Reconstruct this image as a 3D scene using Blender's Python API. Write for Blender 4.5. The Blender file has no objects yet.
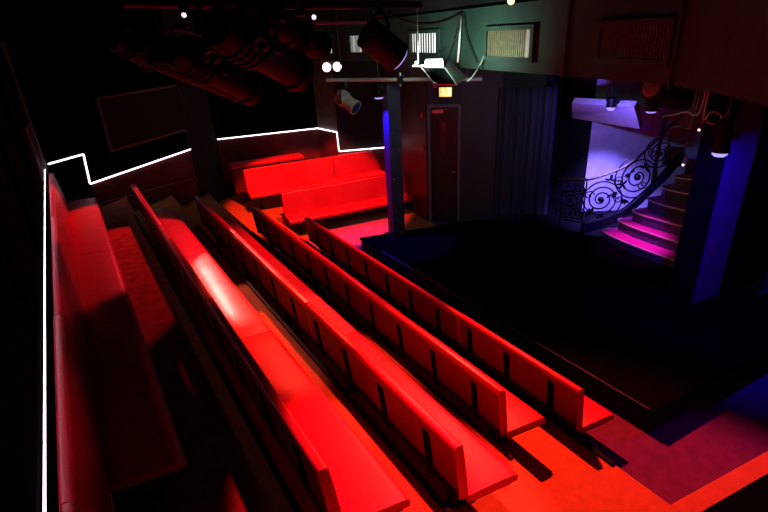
import bpy, bmesh, math, random
from mathutils import Vector as V3, Matrix
random.seed(7)
C = bpy.context.scene.collection
sc = bpy.context.scene
# ------------------------------------------------------------------ camera
F_PX = 491.0
PP = V3((384, 256))
EYE = V3((0, 0, 3.76))
def _d(px, py): return V3((px-384, py-256, F_PX)).normalized()
_Y = _d(45, 52)
_D = _d(446, 1330); _D = (_D - _Y*_Y.dot(_D)).normalized()
_X = _D.cross(_Y)
_Z = -_D
def ray(px, py):
    a = _d(px, py); return V3((_X.dot(a), _Y.dot(a), _Z.dot(a)))
def at_z(px, py, z):
    r = ray(px, py); return EYE + r*((z-EYE.z)/r.z)
def at_x(px, py, x):
    r = ray(px, py); return EYE + r*(x/r.x)
def P(px, py, dist): return EYE + ray(px, py)*dist
def on_plane(px, py, a, b):
    """point on the vertical plane through plan points a, b"""
    r = ray(px, py); n = V3((-(b[1]-a[1]), b[0]-a[0], 0))
    return EYE + r*(n.dot(V3((a[0], a[1], 0))-V3((EYE.x, EYE.y, 0)))/n.dot(r))

cam = bpy.data.cameras.new('camera'); co = bpy.data.objects.new('camera', cam); C.objects.link(co)
cam.sensor_width = 36; cam.lens = F_PX/768*36; cam.clip_start = .05
right = V3((_X.x, _Y.x, _Z.x)); down = V3((_X.y, _Y.y, _Z.y)); fwd = V3((_X.z, _Y.z, _Z.z))
m = Matrix((right, -down, -fwd)).transposed().to_4x4(); m.translation = EYE
co.matrix_world = m
sc.camera = co

# ------------------------------------------------------------------ materials
def mat(name, col, rough=.5, metal=0., bump=0., bscale=40., var=0., vscale=6., emit=None, es=0., spec=.5, stretch=None, coat=0., wave=None):
    mt = bpy.data.materials.new(name); mt.use_nodes = True
    nt = mt.node_tree; b = nt.nodes['Principled BSDF']
    b.inputs['Base Color'].default_value = (*col, 1)
    b.inputs['Roughness'].default_value = rough; b.inputs['Metallic'].default_value = metal
    b.inputs['Specular IOR Level'].default_value = spec
    b.inputs['Coat Weight'].default_value = coat
    tc = nt.nodes.new('ShaderNodeTexCoord'); mp = nt.nodes.new('ShaderNodeMapping')
    nt.links.new(tc.outputs['Object'], mp.inputs['Vector'])
    if stretch: mp.inputs['Scale'].default_value = stretch
    if var:
        n = nt.nodes.new('ShaderNodeTexNoise'); n.inputs['Scale'].default_value = vscale; n.inputs['Detail'].default_value = 6
        r = nt.nodes.new('ShaderNodeValToRGB')
        r.color_ramp.elements[0].position = .3; r.color_ramp.elements[1].position = .7
        r.color_ramp.elements[0].color = (*[c*(1-var) for c in col], 1)
        r.color_ramp.elements[1].color = (*[min(1, c*(1+var)) for c in col], 1)
        nt.links.new(mp.outputs['Vector'], n.inputs['Vector']); nt.links.new(n.outputs['Fac'], r.inputs['Fac'])
        nt.links.new(r.outputs['Color'], b.inputs['Base Color'])
    if bump:
        n = nt.nodes.new('ShaderNodeTexNoise'); n.inputs['Scale'].default_value = bscale; n.inputs['Detail'].default_value = 4
        bp = nt.nodes.new('ShaderNodeBump'); bp.inputs['Strength'].default_value = bump; bp.inputs['Distance'].default_value = .01
        nt.links.new(mp.outputs['Vector'], n.inputs['Vector'])
        nt.links.new(n.outputs['Fac'], bp.inputs['Height']); nt.links.new(bp.outputs['Normal'], b.inputs['Normal'])
    if emit:
        b.inputs['Emission Color'].default_value = (*emit, 1); b.inputs['Emission Strength'].default_value = es
    return mt
M = {}
M['vinyl'] = mat('red_vinyl', (.52, .009, .03), .48, spec=.35, bump=.25, bscale=5, var=.12, vscale=3, stretch=(1, 3.2, 1))
M['vinyl_back'] = mat('red_vinyl_back', (.45, .008, .026), .42, bump=.12, bscale=14, var=.1, vscale=4)
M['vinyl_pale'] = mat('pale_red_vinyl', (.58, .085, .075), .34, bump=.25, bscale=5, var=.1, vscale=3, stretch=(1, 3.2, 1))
M['back_shade'] = mat('maroon_back_shade', (.13, .003, .012), .5, spec=.3, bump=.1, bscale=12, var=.15, vscale=5)  # shade on the backrest rears, put into the colour as darker maroon
M['piping'] = mat('dark_piping', (.12, .01, .012), .6)
M['carpet'] = mat('tier_carpet', (.42, .13, .025), .9, bump=.5, bscale=160, var=.1, vscale=14)
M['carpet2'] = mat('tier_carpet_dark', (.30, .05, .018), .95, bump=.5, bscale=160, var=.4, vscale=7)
M['pit'] = mat('pit_carpet', (.095, .012, .075), .9, bump=.5, bscale=160, var=.2, vscale=8)
M['black'] = mat('black_paint', (.004, .004, .0045), .7, spec=.0, bump=.1, bscale=30, var=.3, vscale=5)
M['blackmetal'] = mat('black_metal', (.02, .02, .022), .4, .6, bump=.05)
M['stage'] = mat('stage_top', (.002, .002, .002), .6, bump=.12, bscale=60, var=.3, vscale=2, spec=.0)
M['stageside'] = mat('stage_side', (.004, .004, .004), .6, spec=.1, bump=.1)
M['edge'] = mat('edge_highlight', (.05, .08, .075), .45, var=.5, vscale=12)  # highlight along the stage edge, painted as a lighter colour
M['wall'] = mat('black_wall', (.0022, .0018, .0016), .9, spec=.0, bump=.2, bscale=12, var=.35, vscale=3)
M['wallred'] = mat('dark_red_wall', (.10, .014, .013), .75, bump=.2, bscale=20, var=.3, vscale=4)
M['wallgrey'] = mat('slate_wall', (.022, .028, .036), .6, bump=.1, bscale=10, var=.2, vscale=3)
M['ceil'] = mat('black_ceiling', (.012, .01, .01), .8, bump=.2, bscale=15)
M['beam'] = mat('green_grey_plaster', (.017, .055, .042), .75, bump=.2, bscale=14, var=.28, vscale=3.5, stretch=(1, 1, .4))
M['wood'] = mat('door_wood', (.028, .013, .009), .45, bump=.15, bscale=30, var=.4, vscale=5, stretch=(4, 4, .4))
M['frame'] = mat('door_frame', (.11, .11, .12), .5, var=.2)
M['beige'] = mat('beige_post', (.10, .085, .065), .6, var=.3, vscale=8)
M['curtain'] = mat('navy_velvet', (.03, .035, .055), .85, bump=.3, bscale=60)
M['pier'] = mat('dark_grey_pier', (.16, .165, .18), .6, var=.15)
M['post'] = mat('dark_grey_steel', (.024, .03, .045), .55, spec=.3, bump=.08, bscale=30, var=.2, vscale=6)
M['purplewall'] = mat('pale_stair_wall', (.62, .6, .62), .7, bump=.1, bscale=20, var=.1)
M['iron'] = mat('wrought_iron', (.015, .015, .018), .4, .7)
M['brass'] = mat('old_brass', (.30, .25, .15), .5, .2, var=.25, vscale=20)
M['brassdk'] = mat('tarnished_brass', (.10, .075, .035), .45, .5, var=.4, vscale=25)
M['void'] = mat('dark_recess', (.004, .004, .004), .9)
M['white'] = mat('white_paint', (.78, .8, .78), .45, var=.06)
M['chrome'] = mat('bare_steel', (.55, .53, .5), .32, .85, var=.15, vscale=15)
M['grey'] = mat('grey_lamp_body', (.28, .27, .25), .45, .1, var=.15)
M['lampblk'] = mat('black_lamp_body', (.003, .0028, .0028), .55, .0, spec=.2, bump=.06, bscale=50, var=.25, vscale=9)
M['riser'] = mat('stair_riser', (.06, .06, .085), .7, var=.2)
M['runner'] = mat('stair_carpet', (.62, .03, .2), .9, bump=.4, bscale=150, var=.1)
M['cable'] = mat('black_rubber', (.03, .035, .03), .5)
M['cablegrey'] = mat('grey_cable', (.3, .31, .29), .5)
M['led'] = mat('led_tube', (.9, .9, .9), .4, emit=(1, .84, .98), es=3.2)
M['led_near'] = mat('led_tube_bright', (.9, .9, .9), .4, emit=(1, .8, 1), es=10)
M['ventglow'] = mat('lit_vent_back', (.9, .9, .9), .5, emit=(1, 1, .96), es=1.3)
M['ventdim'] = mat('dim_vent_back', (.05, .045, .03), .7)
M['lamp_on'] = mat('lamp_white', (1, 1, 1), .3, emit=(1, .98, .93), es=3.0)
M['lens_violet'] = mat('lens_violet', (.3, .3, .4), .2, emit=(.4, .35, 1), es=1.2)
M['lens_blue'] = mat('lens_blue', (.2, .2, .4), .2, emit=(.25, .18, 1), es=1.6)
M['lens_pink'] = mat('lens_pink', (1, .9, .95), .2, emit=(1, .75, .85), es=1.2)
M['lens_dark'] = mat('dark_glass', (.02, .02, .03), .1)
M['lens_warm'] = mat('lens_warm', (1, .8, .6), .2, emit=(1, .75, .5), es=1.6)
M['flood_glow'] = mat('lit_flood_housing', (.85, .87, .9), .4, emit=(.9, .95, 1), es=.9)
M['exit'] = mat('exit_panel', (.9, .6, .2), .4, emit=(1, .55, .13), es=1.1)
M['exitfig'] = mat('exit_figure', (.9, .85, .5), .4, emit=(1, .85, .35), es=1.6)
M['reddot'] = mat('red_button', (.7, .06, .03), .4)
M['gel'] = mat('amber_gel', (.16, .12, .07), .5)
M['nosing'] = mat('gold_nosing', (.82, .7, .42), .4, .2)

# ------------------------------------------------------------------ mesh helper
class MB:
    def __init__(s): s.bm = bmesh.new()
    def quad_prism(s, pts, z0, z1):
        """plan polygon (ccw or cw) extruded from z0 to z1; z's may be lists"""
        n = len(pts)
        z0 = z0 if isinstance(z0, (list, tuple)) else [z0]*n
        z1 = z1 if isinstance(z1, (list, tuple)) else [z1]*n
        a = [s.bm.verts.new((p[0], p[1], z)) for p, z in zip(pts, z0)]
        b = [s.bm.verts.new((p[0], p[1], z)) for p, z in zip(pts, z1)]
        s.bm.faces.new(a[::-1]); s.bm.faces.new(b)
        for i in range(n): s.bm.faces.new((a[i], a[(i+1) % n], b[(i+1) % n], b[i]))
        return s
    def hexa(s, p):
        """8 corner points: bottom ring 0-3, top ring 4-7"""
        v = [s.bm.verts.new(q) for q in p]
        for f in ((3, 2, 1, 0), (4, 5, 6, 7), (0, 1, 5, 4), (1, 2, 6, 5), (2, 3, 7, 6), (3, 0, 4, 7)):
            s.bm.faces.new([v[i] for i in f])
        return s
    def box(s, c, size, ax=None):
        c = V3(c); x, y, z = ax if ax else (V3((1, 0, 0)), V3((0, 1, 0)), V3((0, 0, 1)))
        hx, hy, hz = [q/2 for q in size]
        return s.hexa([c + x*i*hx + y*j*hy + z*k*hz for k in (-1, 1) for i, j in ((-1, -1), (1, -1), (1, 1), (-1, 1))])
    def prism(s, prof, y0, y1, fn):
        """closed profile of (x,z) swept from y0 to y1; fn maps (x,y,z) to a point"""
        n = len(prof)
        a = [s.bm.verts.new(fn(x, y0, z)) for x, z in prof]; b = [s.bm.verts.new(fn(x, y1, z)) for x, z in prof]
        s.bm.faces.new(a); s.bm.faces.new(b[::-1])
        for i in range(n): s.bm.faces.new((b[i], b[(i+1) % n], a[(i+1) % n], a[i]))
        return s
    def tube(s, pts, r, n=8, cap=True):
        pts = [V3(p) for p in pts]; rings = []
        rr = r if isinstance(r, (list, tuple)) else [r]*len(pts)
        up = V3((.13, .21, .97)).normalized(); prev = None
        for i, p in enumerate(pts):
            t = (pts[min(i+1, len(pts)-1)] - pts[max(i-1, 0)])
            t = t.normalized() if t.length > 1e-9 else V3((0, 0, 1))
            if prev is None:
                u = t.cross(up if abs(t.dot(up)) < .95 else V3((1, 0, 0))).normalized()
            else:
                u = (prev - t*prev.dot(t)); u = u.normalized() if u.length > 1e-6 else t.orthogonal().normalized()
            prev = u; w = t.cross(u)
            rings.append([s.bm.verts.new(p + (u*math.cos(2*math.pi*k/n) + w*math.sin(2*math.pi*k/n))*rr[i]) for k in range(n)])
        for a, b in zip(rings, rings[1:]):
            for k in range(n): s.bm.faces.new((a[k], a[(k+1) % n], b[(k+1) % n], b[k]))
        if cap: s.bm.faces.new(rings[0][::-1]); s.bm.faces.new(rings[-1])
        return s
    def lathe(s, p0, ax, prof, n=24):
        """profile of (distance along axis, radius)"""
        p0 = V3(p0); ax = V3(ax).normalized()
        return s.tube([p0 + ax*d for d, r in prof], [max(r, 1e-4) for d, r in prof], n) if False else s._lathe(p0, ax, prof, n)
    def _lathe(s, p0, ax, prof, n):
        u = ax.orthogonal().normalized(); w = ax.cross(u); rings = []
        for d, r in prof:
            r = max(r, 1e-4)
            rings.append([s.bm.verts.new(p0 + ax*d + (u*math.cos(2*math.pi*k/n) + w*math.sin(2*math.pi*k/n))*r) for k in range(n)])
        for a, b in zip(rings, rings[1:]):
            for k in range(n): s.bm.faces.new((a[k], a[(k+1) % n], b[(k+1) % n], b[k]))
        s.bm.faces.new(rings[0][::-1]); s.bm.faces.new(rings[-1])
        return s
    def ball(s, c, r, scale=(1, 1, 1), ax=None, u=10, v=7):
        mtx = Matrix.Translation(V3(c))
        if ax: mtx = mtx @ Matrix((ax[0], ax[1], ax[2])).transposed().to_4x4()
        mtx = mtx @ Matrix.Diagonal((*[r*q for q in scale], 1))
        bmesh.ops.create_uvsphere(s.bm, u_segments=u, v_segments=v, radius=1, matrix=mtx); return s
    def sheet(s, grid, thick_fn=None):
        vs = [[s.bm.verts.new(p) for p in row] for row in grid]
        for a, b in zip(vs, vs[1:]):
            for i in range(len(a)-1): s.bm.faces.new((a[i], a[i+1], b[i+1], b[i]))
        return s
    def build(s, name, material, parent=None, bevel=0., smooth=False, segs=2, solid=0.):
        bmesh.ops.recalc_face_normals(s.bm, faces=s.bm.faces)
        me = bpy.data.meshes.new(name); s.bm.to_mesh(me); s.bm.free()
        o = bpy.data.objects.new(name, me); C.objects.link(o)
        me.materials.append(material)
        if smooth:
            for p in me.polygons: p.use_smooth = True
            me.set_sharp_from_angle(angle=math.radians(40))
        if solid:
            q = o.modifiers.new('solid', 'SOLIDIFY'); q.thickness = solid
        if bevel:
            q = o.modifiers.new('bevel', 'BEVEL'); q.width = bevel; q.segments = segs; q.limit_method = 'ANGLE'; q.angle_limit = math.radians(35)
            q.harden_normals = False
            for p in me.polygons: p.use_smooth = True
            me.set_sharp_from_angle(angle=math.radians(60))
        if parent is not None:
            o.parent = parent
            o.matrix_parent_inverse = parent['_inv'] if False else parent.matrix_basis.inverted()
        return o
    def local(s, name, material, parent, **k):
        """geometry already in the parent's own space"""
        o = s.build(name, material, None, **k); o.parent = parent; return o
def tag(o, label, cat=None, group=None, kind=None):
    o['label'] = label
    if cat: o['category'] = cat
    if group: o['group'] = group
    if kind: o['kind'] = kind
    return o
def thing(name, label, cat, loc, rot=0., group=None):
    o = bpy.data.objects.new(name, None); C.objects.link(o); o.empty_display_size = .1
    o.location = loc; o.rotation_euler = (0, 0, rot)
    o.matrix_basis = Matrix.Translation(V3(loc)) @ Matrix.Rotation(rot, 4, 'Z')
    return tag(o, label, cat, group)
def struct(o, label):
    o['kind'] = 'structure'; o['label'] = label; return o
def resample(pts, n):
    """Catmull-Rom through pts"""
    pts = [V3(p) for p in pts]; q = [pts[0]*2-pts[1]] + pts + [pts[-1]*2-pts[-2]]; out = []
    for i in range(1, len(q)-2):
        for k in range(n):
            t = k/n; a, b, c, d = q[i-1], q[i], q[i+1], q[i+2]
            out.append(.5*((2*b) + (c-a)*t + (2*a-5*b+4*c-d)*t*t + (3*b-a-3*c+d)*t**3))
    out.append(pts[-1]); return out

VD = V3((.989, -.148, 0)); WD = V3((.148, .989, 0)); UP = V3((0, 0, 1))
SK = -.15
# ------------------------------------------------------------------ floors
TZ = [0., .3225, .645, .967, 1.29]
def line_y(y0, x0, x): return y0 + SK*(x-x0)
mb = MB(); mb.quad_prism([(-.6, -2.4), (10.3, -2.4), (10.3, 13.5), (-.6, 13.5)], -.1, 0.)
struct(mb.build('floor', M['pit']), 'carpeted lowest floor around the black stage')
mb = MB(); mb.quad_prism([(3.15, 7.75), (5.9, 7.3), (6.2, 9.1), (3.15, 9.55)], .001, .007)
struct(mb.build('floor.006', M['carpet']), 'carpeted lowest floor in front of the crosswise benches')
# tier next to the front bench, wrapping round both ends
def tier(name, polys, z, material, label):
    mb = MB()
    for pl in polys: mb.quad_prism(pl, 0.002, z)
    return struct(mb.build(name, material, bevel=.006), label)
XE = [3.147, 2.27, 1.405, .545]          # right edges of the four raised tiers
tier('floor.001', [[(2.27, -2.4), (3.147, -2.4), (3.147, 12.6), (2.27, 12.6)],
                   [(3.147, line_y(.86, 3.44, 3.147)), (7.2, line_y(.86, 3.44, 7.2)), (7.2, line_y(1.145, 3.147, 7.2)), (3.147, 1.145)],
                   [(3.147, line_y(9.56, 3.24, 3.147)), (6.25, line_y(9.56, 3.24, 6.25)), (6.25, 11.4), (3.147, 11.6)]],
     TZ[1], M['carpet'], 'lowest raised step behind the bench nearest the stage')
tier('floor.002', [[(XE[2], -2.4), (2.27, -2.4), (2.27, 12.6), (XE[2], 12.6)]], TZ[2], M['carpet'], 'second raised step from the stage, carpeted')
tier('floor.003', [[(XE[3], -2.4), (XE[2], -2.4), (XE[2], 12.2), (XE[3], 10.6)]], TZ[3], M['carpet'], 'third raised step from the stage, carpeted')
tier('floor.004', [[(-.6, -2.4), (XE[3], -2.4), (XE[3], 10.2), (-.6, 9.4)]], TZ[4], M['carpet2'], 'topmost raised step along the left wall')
mb = MB(); mb.quad_prism([(2.27, line_y(.815, 3.44, 2.27)), (7.2, line_y(.815, 3.44, 7.2)), (7.2, -2.4), (2.27, -2.4)], TZ[1]-.0, TZ[2]+.005)  # steps beyond the light's reach: their shade is painted in as black
struct(mb.build('floor.005', M['stage']), 'landing beside the lower end of the seating, painted black for shade')
# black nosings on the tier edges
ends = [(1.62, 7.9), (1.95, 8.2), (1.3, 8.3), (1.3, 8.5)]
for i, x in enumerate(XE):
    mb = MB(); mb.box((x-.022, (ends[i][0]+ends[i][1])/2, TZ[i+1]+.0125), (.04, ends[i][1]-ends[i][0], .024))
    o = struct(mb.build('trim_%d' % (i+1), M['stageside'], bevel=.004), 'black edge channel along a seating step')

# ------------------------------------------------------------------ benches
def bench(label, loc, rot, edges, k=SK, straps=None, group='upholstered benches', depth=.5, skip_seat_from=None, back_h=.84, seat_edges=None, pale=None):
    """edges: y positions of the backrest section joints; first = y 0"""
    root = thing('bench', label, 'bench', loc, rot, group)
    fn = lambda x, y, z: V3((x, y + k*x, z))
    bt = back_h
    prof = [(.05, .365), (.018, .7), (.002, bt-.03), (.006, bt-.01), (.018, bt), (.055, bt), (.068, bt-.012), (.07, bt-.03), (.085, .7), (.118, .365)]
    for a, b in zip(edges, edges[1:]):
        dx = random.uniform(-.004, .004)
        mb = MB(); n = max(2, int((b-a)/.5))
        mb.prism([(x+dx, z) for x, z in prof], a+.004, b-.004, fn)
        bk = mb.local('backrest', M['vinyl_back'], root, bevel=.006)
        mb = MB(); xr = lambda z: .05-.032*(z-.365)/.335
        mb.prism([(xr(.375)-.004, .375), (xr(.7)-.004, .7), (.0, bt-.04), (.004, bt-.04), (xr(.7)+.002, .7), (xr(.375)+.002, .375)], a+.012, b-.012, lambda x, y, z, dx=dx: fn(x+dx, y, z))
        sh = mb.build('rear_shade_face', M['back_shade'], None); sh.parent = bk; sh['label'] = 'darker maroon rear face of the backrest'
    se = seat_edges or edges
    for a, b in zip(se, se[1:]):
        n = max(6, int((b-a)/.12)); g = []
        mb = MB()
        sp = [(.112, .315), (.112, .375), (.13, .386), (.3, .39), (depth-.05, .388), (depth-.015, .38), (depth, .362), (depth-.002, .315)]
        rings = []
        for q in range(n+1):
            y = a+.004 + (b-a-.008)*q/n
            e = 1 - .012*(1 if q in (0, n) else 0)
            dz = .0025*math.sin(y*23)+.002*math.sin(y*9.7+1.3)
            rings.append([mb.bm.verts.new(fn(x, y, (z if z < .33 else .315+(z-.315)*(.9 if q in (0, n) else 1)+dz))) for x, z in sp])
        for r0, r1 in zip(rings, rings[1:]):
            for q in range(len(sp)): mb.bm.faces.new((r0[q], r0[(q+1) % len(sp)], r1[(q+1) % len(sp)], r1[q]))
        mb.bm.faces.new(rings[0][::-1]); mb.bm.faces.new(rings[-1])
        mb.local('seat_cushion', M['vinyl'], root, smooth=True)
    L = edges[-1]; s0 = se[0]
    mb = MB(); mb.prism([(.125, .27), (.125, .313), (depth-.03, .313), (depth-.03, .27)], s0+.03, L-.03, fn)
    mb.local('seat_board', M['blackmetal'], root)
    mb = MB()
    for z in (.39, .425):
        x = .05-.032*(z-.365)/.335
        mb.prism([(x-.016, z-.006), (x-.016, z+.006), (x-.001, z+.006), (x-.001, z-.006)], .01, L-.01, fn)
    mb.local('back_rail', M['blackmetal'], root)
    st = straps if straps is not None else [.3+.56*q for q in range(int((L-.3)/.56)+1)]
    for y in st:
        mb = MB(); xb = lambda z: .05-.032*(z-.365)/.335
        mb.prism([(xb(.345)-.012, .345), (xb(.74)-.012, .74), (xb(.74)-.001, .74), (xb(.345)+.0, .345)], y-.036, y+.036, fn)
        mb.local('back_support', M['black'], root)
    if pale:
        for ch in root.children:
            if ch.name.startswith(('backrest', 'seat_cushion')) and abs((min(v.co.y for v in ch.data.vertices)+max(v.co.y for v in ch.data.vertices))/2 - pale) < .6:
                ch.data.materials[0] = M['vinyl_pale']; ch['label'] = 'paler middle section'  # middle sections get a paler, glossier red
    ny = max(2, int(L/1.6)+1)
    for q in range(ny):
        y = max(.25, s0+.2) + (L-.5-max(0, s0-.05))*q/(ny-1)
        mb = MB()
        mb.prism([(.16, .004), (.14, .27), (.19, .27), (.20, .004)], y-.03, y+.03, fn)
        mb.prism([(.14, .004), (.14, .014), (.34, .014), (.34, .004)], y-.04, y+.04, fn)
        mb.local('leg', M['blackmetal'], root, bevel=.003)
    return root
GB = 'red benches in parallel raked rows'
def yl(a, *e): return [q-a for q in (a,)+e]
SKX = 0
# rows from the left wall towards the stage (back top-left x, near y, floor z)
bench('red bench against the left wall, on the topmost step under the white light line', (-.437, .2, TZ[4]), 0, yl(.2, 1.9, 3.7, 6.3, 8.75), straps=[],
      seat_edges=[2.22, 4.1, 5.92, 8.5], back_h=.83)
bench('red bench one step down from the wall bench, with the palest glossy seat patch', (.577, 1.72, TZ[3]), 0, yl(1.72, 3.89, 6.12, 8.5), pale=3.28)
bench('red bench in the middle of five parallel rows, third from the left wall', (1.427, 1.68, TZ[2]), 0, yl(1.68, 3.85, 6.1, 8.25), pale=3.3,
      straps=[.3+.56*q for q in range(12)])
bench('red bench second from the stage among the parallel rows', (2.277, 2.15, TZ[1]), 0, yl(2.15, 4.2, 6.2, 8.08))
bench('red bench in the lowest row, directly facing the black stage edge', (3.105, 2.02, .01), 0, yl(2.02, 3.62, 5.6, 7.8))
for o in [q for q in C.objects if q.name.startswith('bench') and q.parent is None]: o['group'] = GB
RF = math.atan2(-.989, -.148)
bench('red bench crossing the far end of the rows, nearer of two, beside the steel post', (3.33, 9.5, .01), RF, [0, 2.9], k=-.0, straps=[.4, 1.45, 2.5], group='red benches across the far end', depth=.55)
bench('red bench at the far end behind the nearer crosswise bench', (2.95, 10.62, TZ[1]+.04), RF, [0, 2.05, 3.2], k=0, straps=[.4, 1.5, 2.6], group='red benches across the far end', depth=.55)
# low padded ledge at the back wall
lo = V3((2.84, 11.15, TZ[1]))
t = thing('padded_ledge', 'low red padded ledge behind the farthest bench, under the back wall', 'ledge', lo, math.atan2(-.148, .989))
mb = MB(); mb.box((.85, .18, .40), (1.66, .34, .8)); mb.local('base', M['wallred'], t)
mb = MB(); mb.box((.85, .17, .84), (1.72, .40, .08)); mb.local('cushion', M['vinyl'], t, bevel=.02)

# ------------------------------------------------------------------ stage
SH = .295
stp = [(4.03, 1.8), (7.3, 1.545), (7.3, 4.9), (6.95, 6.1), (6.35, 6.75), (5.98, 6.92), (4.03, 7.5)]
t = thing('stage', 'low black stage platform in the middle of the room', 'stage', (4.03, 1.8, 0))
mb = MB(); mb.quad_prism(stp, SH-.045, SH); mb.build('stage_top', M['stage'], t, bevel=.006)
mb = MB(); mb.quad_prism([(x+(.015 if x < 4.1 else -.03), y+(.02 if y < 4 else -.03)) for x, y in stp], .002, SH-.046); mb.build('stage_skirt', M['stageside'], t)
mb = MB(); mb.box((4.028, 4.3, SH-.006), (.012, 4.9, .012)); mb.build('highlight_strip', M['edge'], t)

mb = MB(); mb.quad_prism([(7.31, 4.85), (9.4, 3.9), (9.4, 5.2), (8.4, 6.9), (7.4, 6.6), (6.98, 6.15)], .001, SH-.01)
struct(mb.build('floor.007', M['stageside']), 'black floor at the foot of the stairs')
# ------------------------------------------------------------------ walls, ceiling
HC = 4.62
def wall(name, a, b, z0, z1, th, material, label, side=1):
    a = V3((a[0], a[1], 0)); b = V3((b[0], b[1], 0)); n = (b-a).normalized().cross(UP)*side*th
    mb = MB(); mb.quad_prism([a, b, b+n, a+n], z0, z1)
    return struct(mb.build(name, material), label)
mb = MB(); mb.quad_prism([(-.7, -2.4), (10.3, -2.4), (10.3, 13.5), (-.7, 13.5)], HC, HC+.1)
struct(mb.build('ceiling', M['ceil']), 'black ceiling over the room')
wall('wall_left', (-.475, -2.4), (-.475, 9.07), 0, HC, .15, M['wall'], 'black left wall behind the topmost bench', -1)
bl0, bl1 = (-.475, 9.05), (2.06, 11.15)
bn = (V3((*bl1, 0))-V3((*bl0, 0))).normalized()
LZ = 1.71
wall('wall_back_left', bl0, bl1, 0, HC, .15, M['wall'], 'dark slanted wall at the far left', -1)
wall('wall_pillar', (2.06, 11.1), (2.79, 11.78), 0, HC, .2, M['void'], 'black pillar between two light lines', -1)
wall('wall_back', (2.79, 11.84), (5.14, 11.27), 0, HC, .15, M['wall'], 'dark far wall above the crosswise benches', -1)
wall('wall_return', (5.14, 11.3), (5.24, 10.42), 0, HC, .12, M['beige'], 'short wall return at the far corner', -1)
wall('wall_alcove', (5.24, 10.43), (6.3, 9.97), 0, HC, .15, M['void'], 'black alcove wall behind the steel post', -1)
wall('wall_passage', (5.975, 7.98), (6.28, 10.0), 0, 3.3, .1, M['wood'], 'dark wood passage wall beside the door', 1)
# red dado below the light line
def dado(a, b, z1, name, label, off=.02):
    a = V3((a[0], a[1], 0)); b = V3((b[0], b[1], 0)); n = (b-a).normalized().cross(UP)*off
    mb = MB(); mb.quad_prism([a+n*.1, b+n*.1, b+n, a+n], .66, z1)
    return struct(mb.build(name, M['wallred']), label)
dado((2.82, 11.83), (5.13, 11.27), LZ-.01, 'trim_5', 'dark red panel below the far light line')
dado((.05, 9.485), (2.04, 11.13), LZ-.01, 'trim_6', 'dark red panel below the slanted wall light line')
dado((5.24, 10.43), (6.27, 9.985), 1.25, 'trim_7', 'dark red panel behind the far benches')
dado((5.14, 11.27), (5.235, 10.44), LZ-.01, 'trim_8', 'dark red panel on the wall return')
# baseboard on the slanted wall
a = V3((-.3, 9.19, 0)); b = V3((2.04, 11.13, 0)); n = bn.cross(UP)
mb = MB(); mb.quad_prism([a+n*.02, b+n*.02, b+n*.07, a+n*.07], [1.292, 1.0, 1.0, 1.292], [1.40, 1.12, 1.12, 1.40])
struct(mb.build('baseboard_back_left', M['wallred'], bevel=.01), 'dark red baseboard of the slanted wall')
# dark screen on the slanted wall
t = thing('framed_panel', 'black framed panel on the slanted far left wall', 'panel', (1.35, 10.55, 2.1))
q = lambda s, z, d: V3((.05, 9.49, 0)) + bn*s + n*d + UP*z
mb = MB(); mb.hexa([q(.62, 2.14, .005), q(2.58, 2.14, .005), q(2.58, 2.14, .03), q(.62, 2.14, .03), q(.62, 2.98, .005), q(2.58, 2.98, .005), q(2.58, 2.98, .03), q(.62, 2.98, .03)])
mb.build('panel', M['void'], t)
mb = MB()
for s0, s1, z0, z1 in ((.58, 2.62, 2.10, 2.14), (.58, 2.62, 2.98, 3.02), (.58, .62, 2.14, 2.98), (2.58, 2.62, 1.78, 2.98)):
    mb.hexa([q(s0, z0, .004), q(s1, z0, .004), q(s1, z0, .04), q(s0, z0, .04), q(s0, z1, .004), q(s1, z1, .004), q(s1, z1, .04), q(s0, z1, .04)])
mb.build('frame', M['beige'], t)
# left wall pilaster and recess near the corner
mb = MB(); mb.box((-.455, 8.86, 3.0), (.04, .3, 1.85)); struct(mb.build('trim_9', M['beige'], bevel=.006), 'beige pilaster in the far left corner above the light line')
mb = MB(); mb.box((-.472, 7.0, 2.05), (.006, 2.4, .6)); 
mb.bm.free()
t = thing('wall_hatch', 'dark open hatch in the left wall near the far corner', 'hatch', (-.47, 8.2, 2.3))
mb = MB(); mb.box((-.468, 8.2, 2.35), (.012, .9, 1.0)); mb.build('panel', M['void'], t)
mb = MB()
for c, s in (((-.462, 8.2, 1.83), (.024, 1.0, .05)), ((-.462, 8.2, 2.87), (.024, 1.0, .05)), ((-.462, 7.73, 2.35), (.024, .05, 1.0)), ((-.462, 8.67, 2.35), (.024, .05, 1.0))): mb.box(c, s)
mb.build('frame', M['wood'], t)

# ------------------------------------------------------------------ LED light lines
def led(pts, label, w=.014, mt='led'):
    mb = MB(); mb.tube(pts, w, 6)
    return tag(mb.build('led_strip', M[mt]), label, 'light strip', 'white light lines on the walls')
led([(-.455, .3, 2.2), (-.455, 4, 2.2), (-.455, 8.99, 2.2)], 'straight white light line running along the left wall above the bench backs', .0045, 'led_near')
o_ = n*.035
sl = lambda x, z: V3((x, 9.49+(x-.05)/2.01*1.66, z))+o_
led([sl(-.43, 2.2), sl(.06, 2.2), sl(.065, 2.19), sl(.03, LZ+.01), sl(.035, LZ), sl(2.04, LZ)], 'stepped white light line on the slanted far left wall')
led([V3((2.82, 11.80, LZ)), V3((5.10, 11.245, LZ)), V3((5.12, 11.23, LZ)), V3((5.205, 10.42, LZ)), V3((5.21, 10.40, LZ-.01)), V3((5.225, 10.40, 1.27)), V3((5.24, 10.39, 1.26)), V3((6.22, 9.945, 1.26))],
    'white light line along the far wall, stepping down at the corner')

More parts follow.
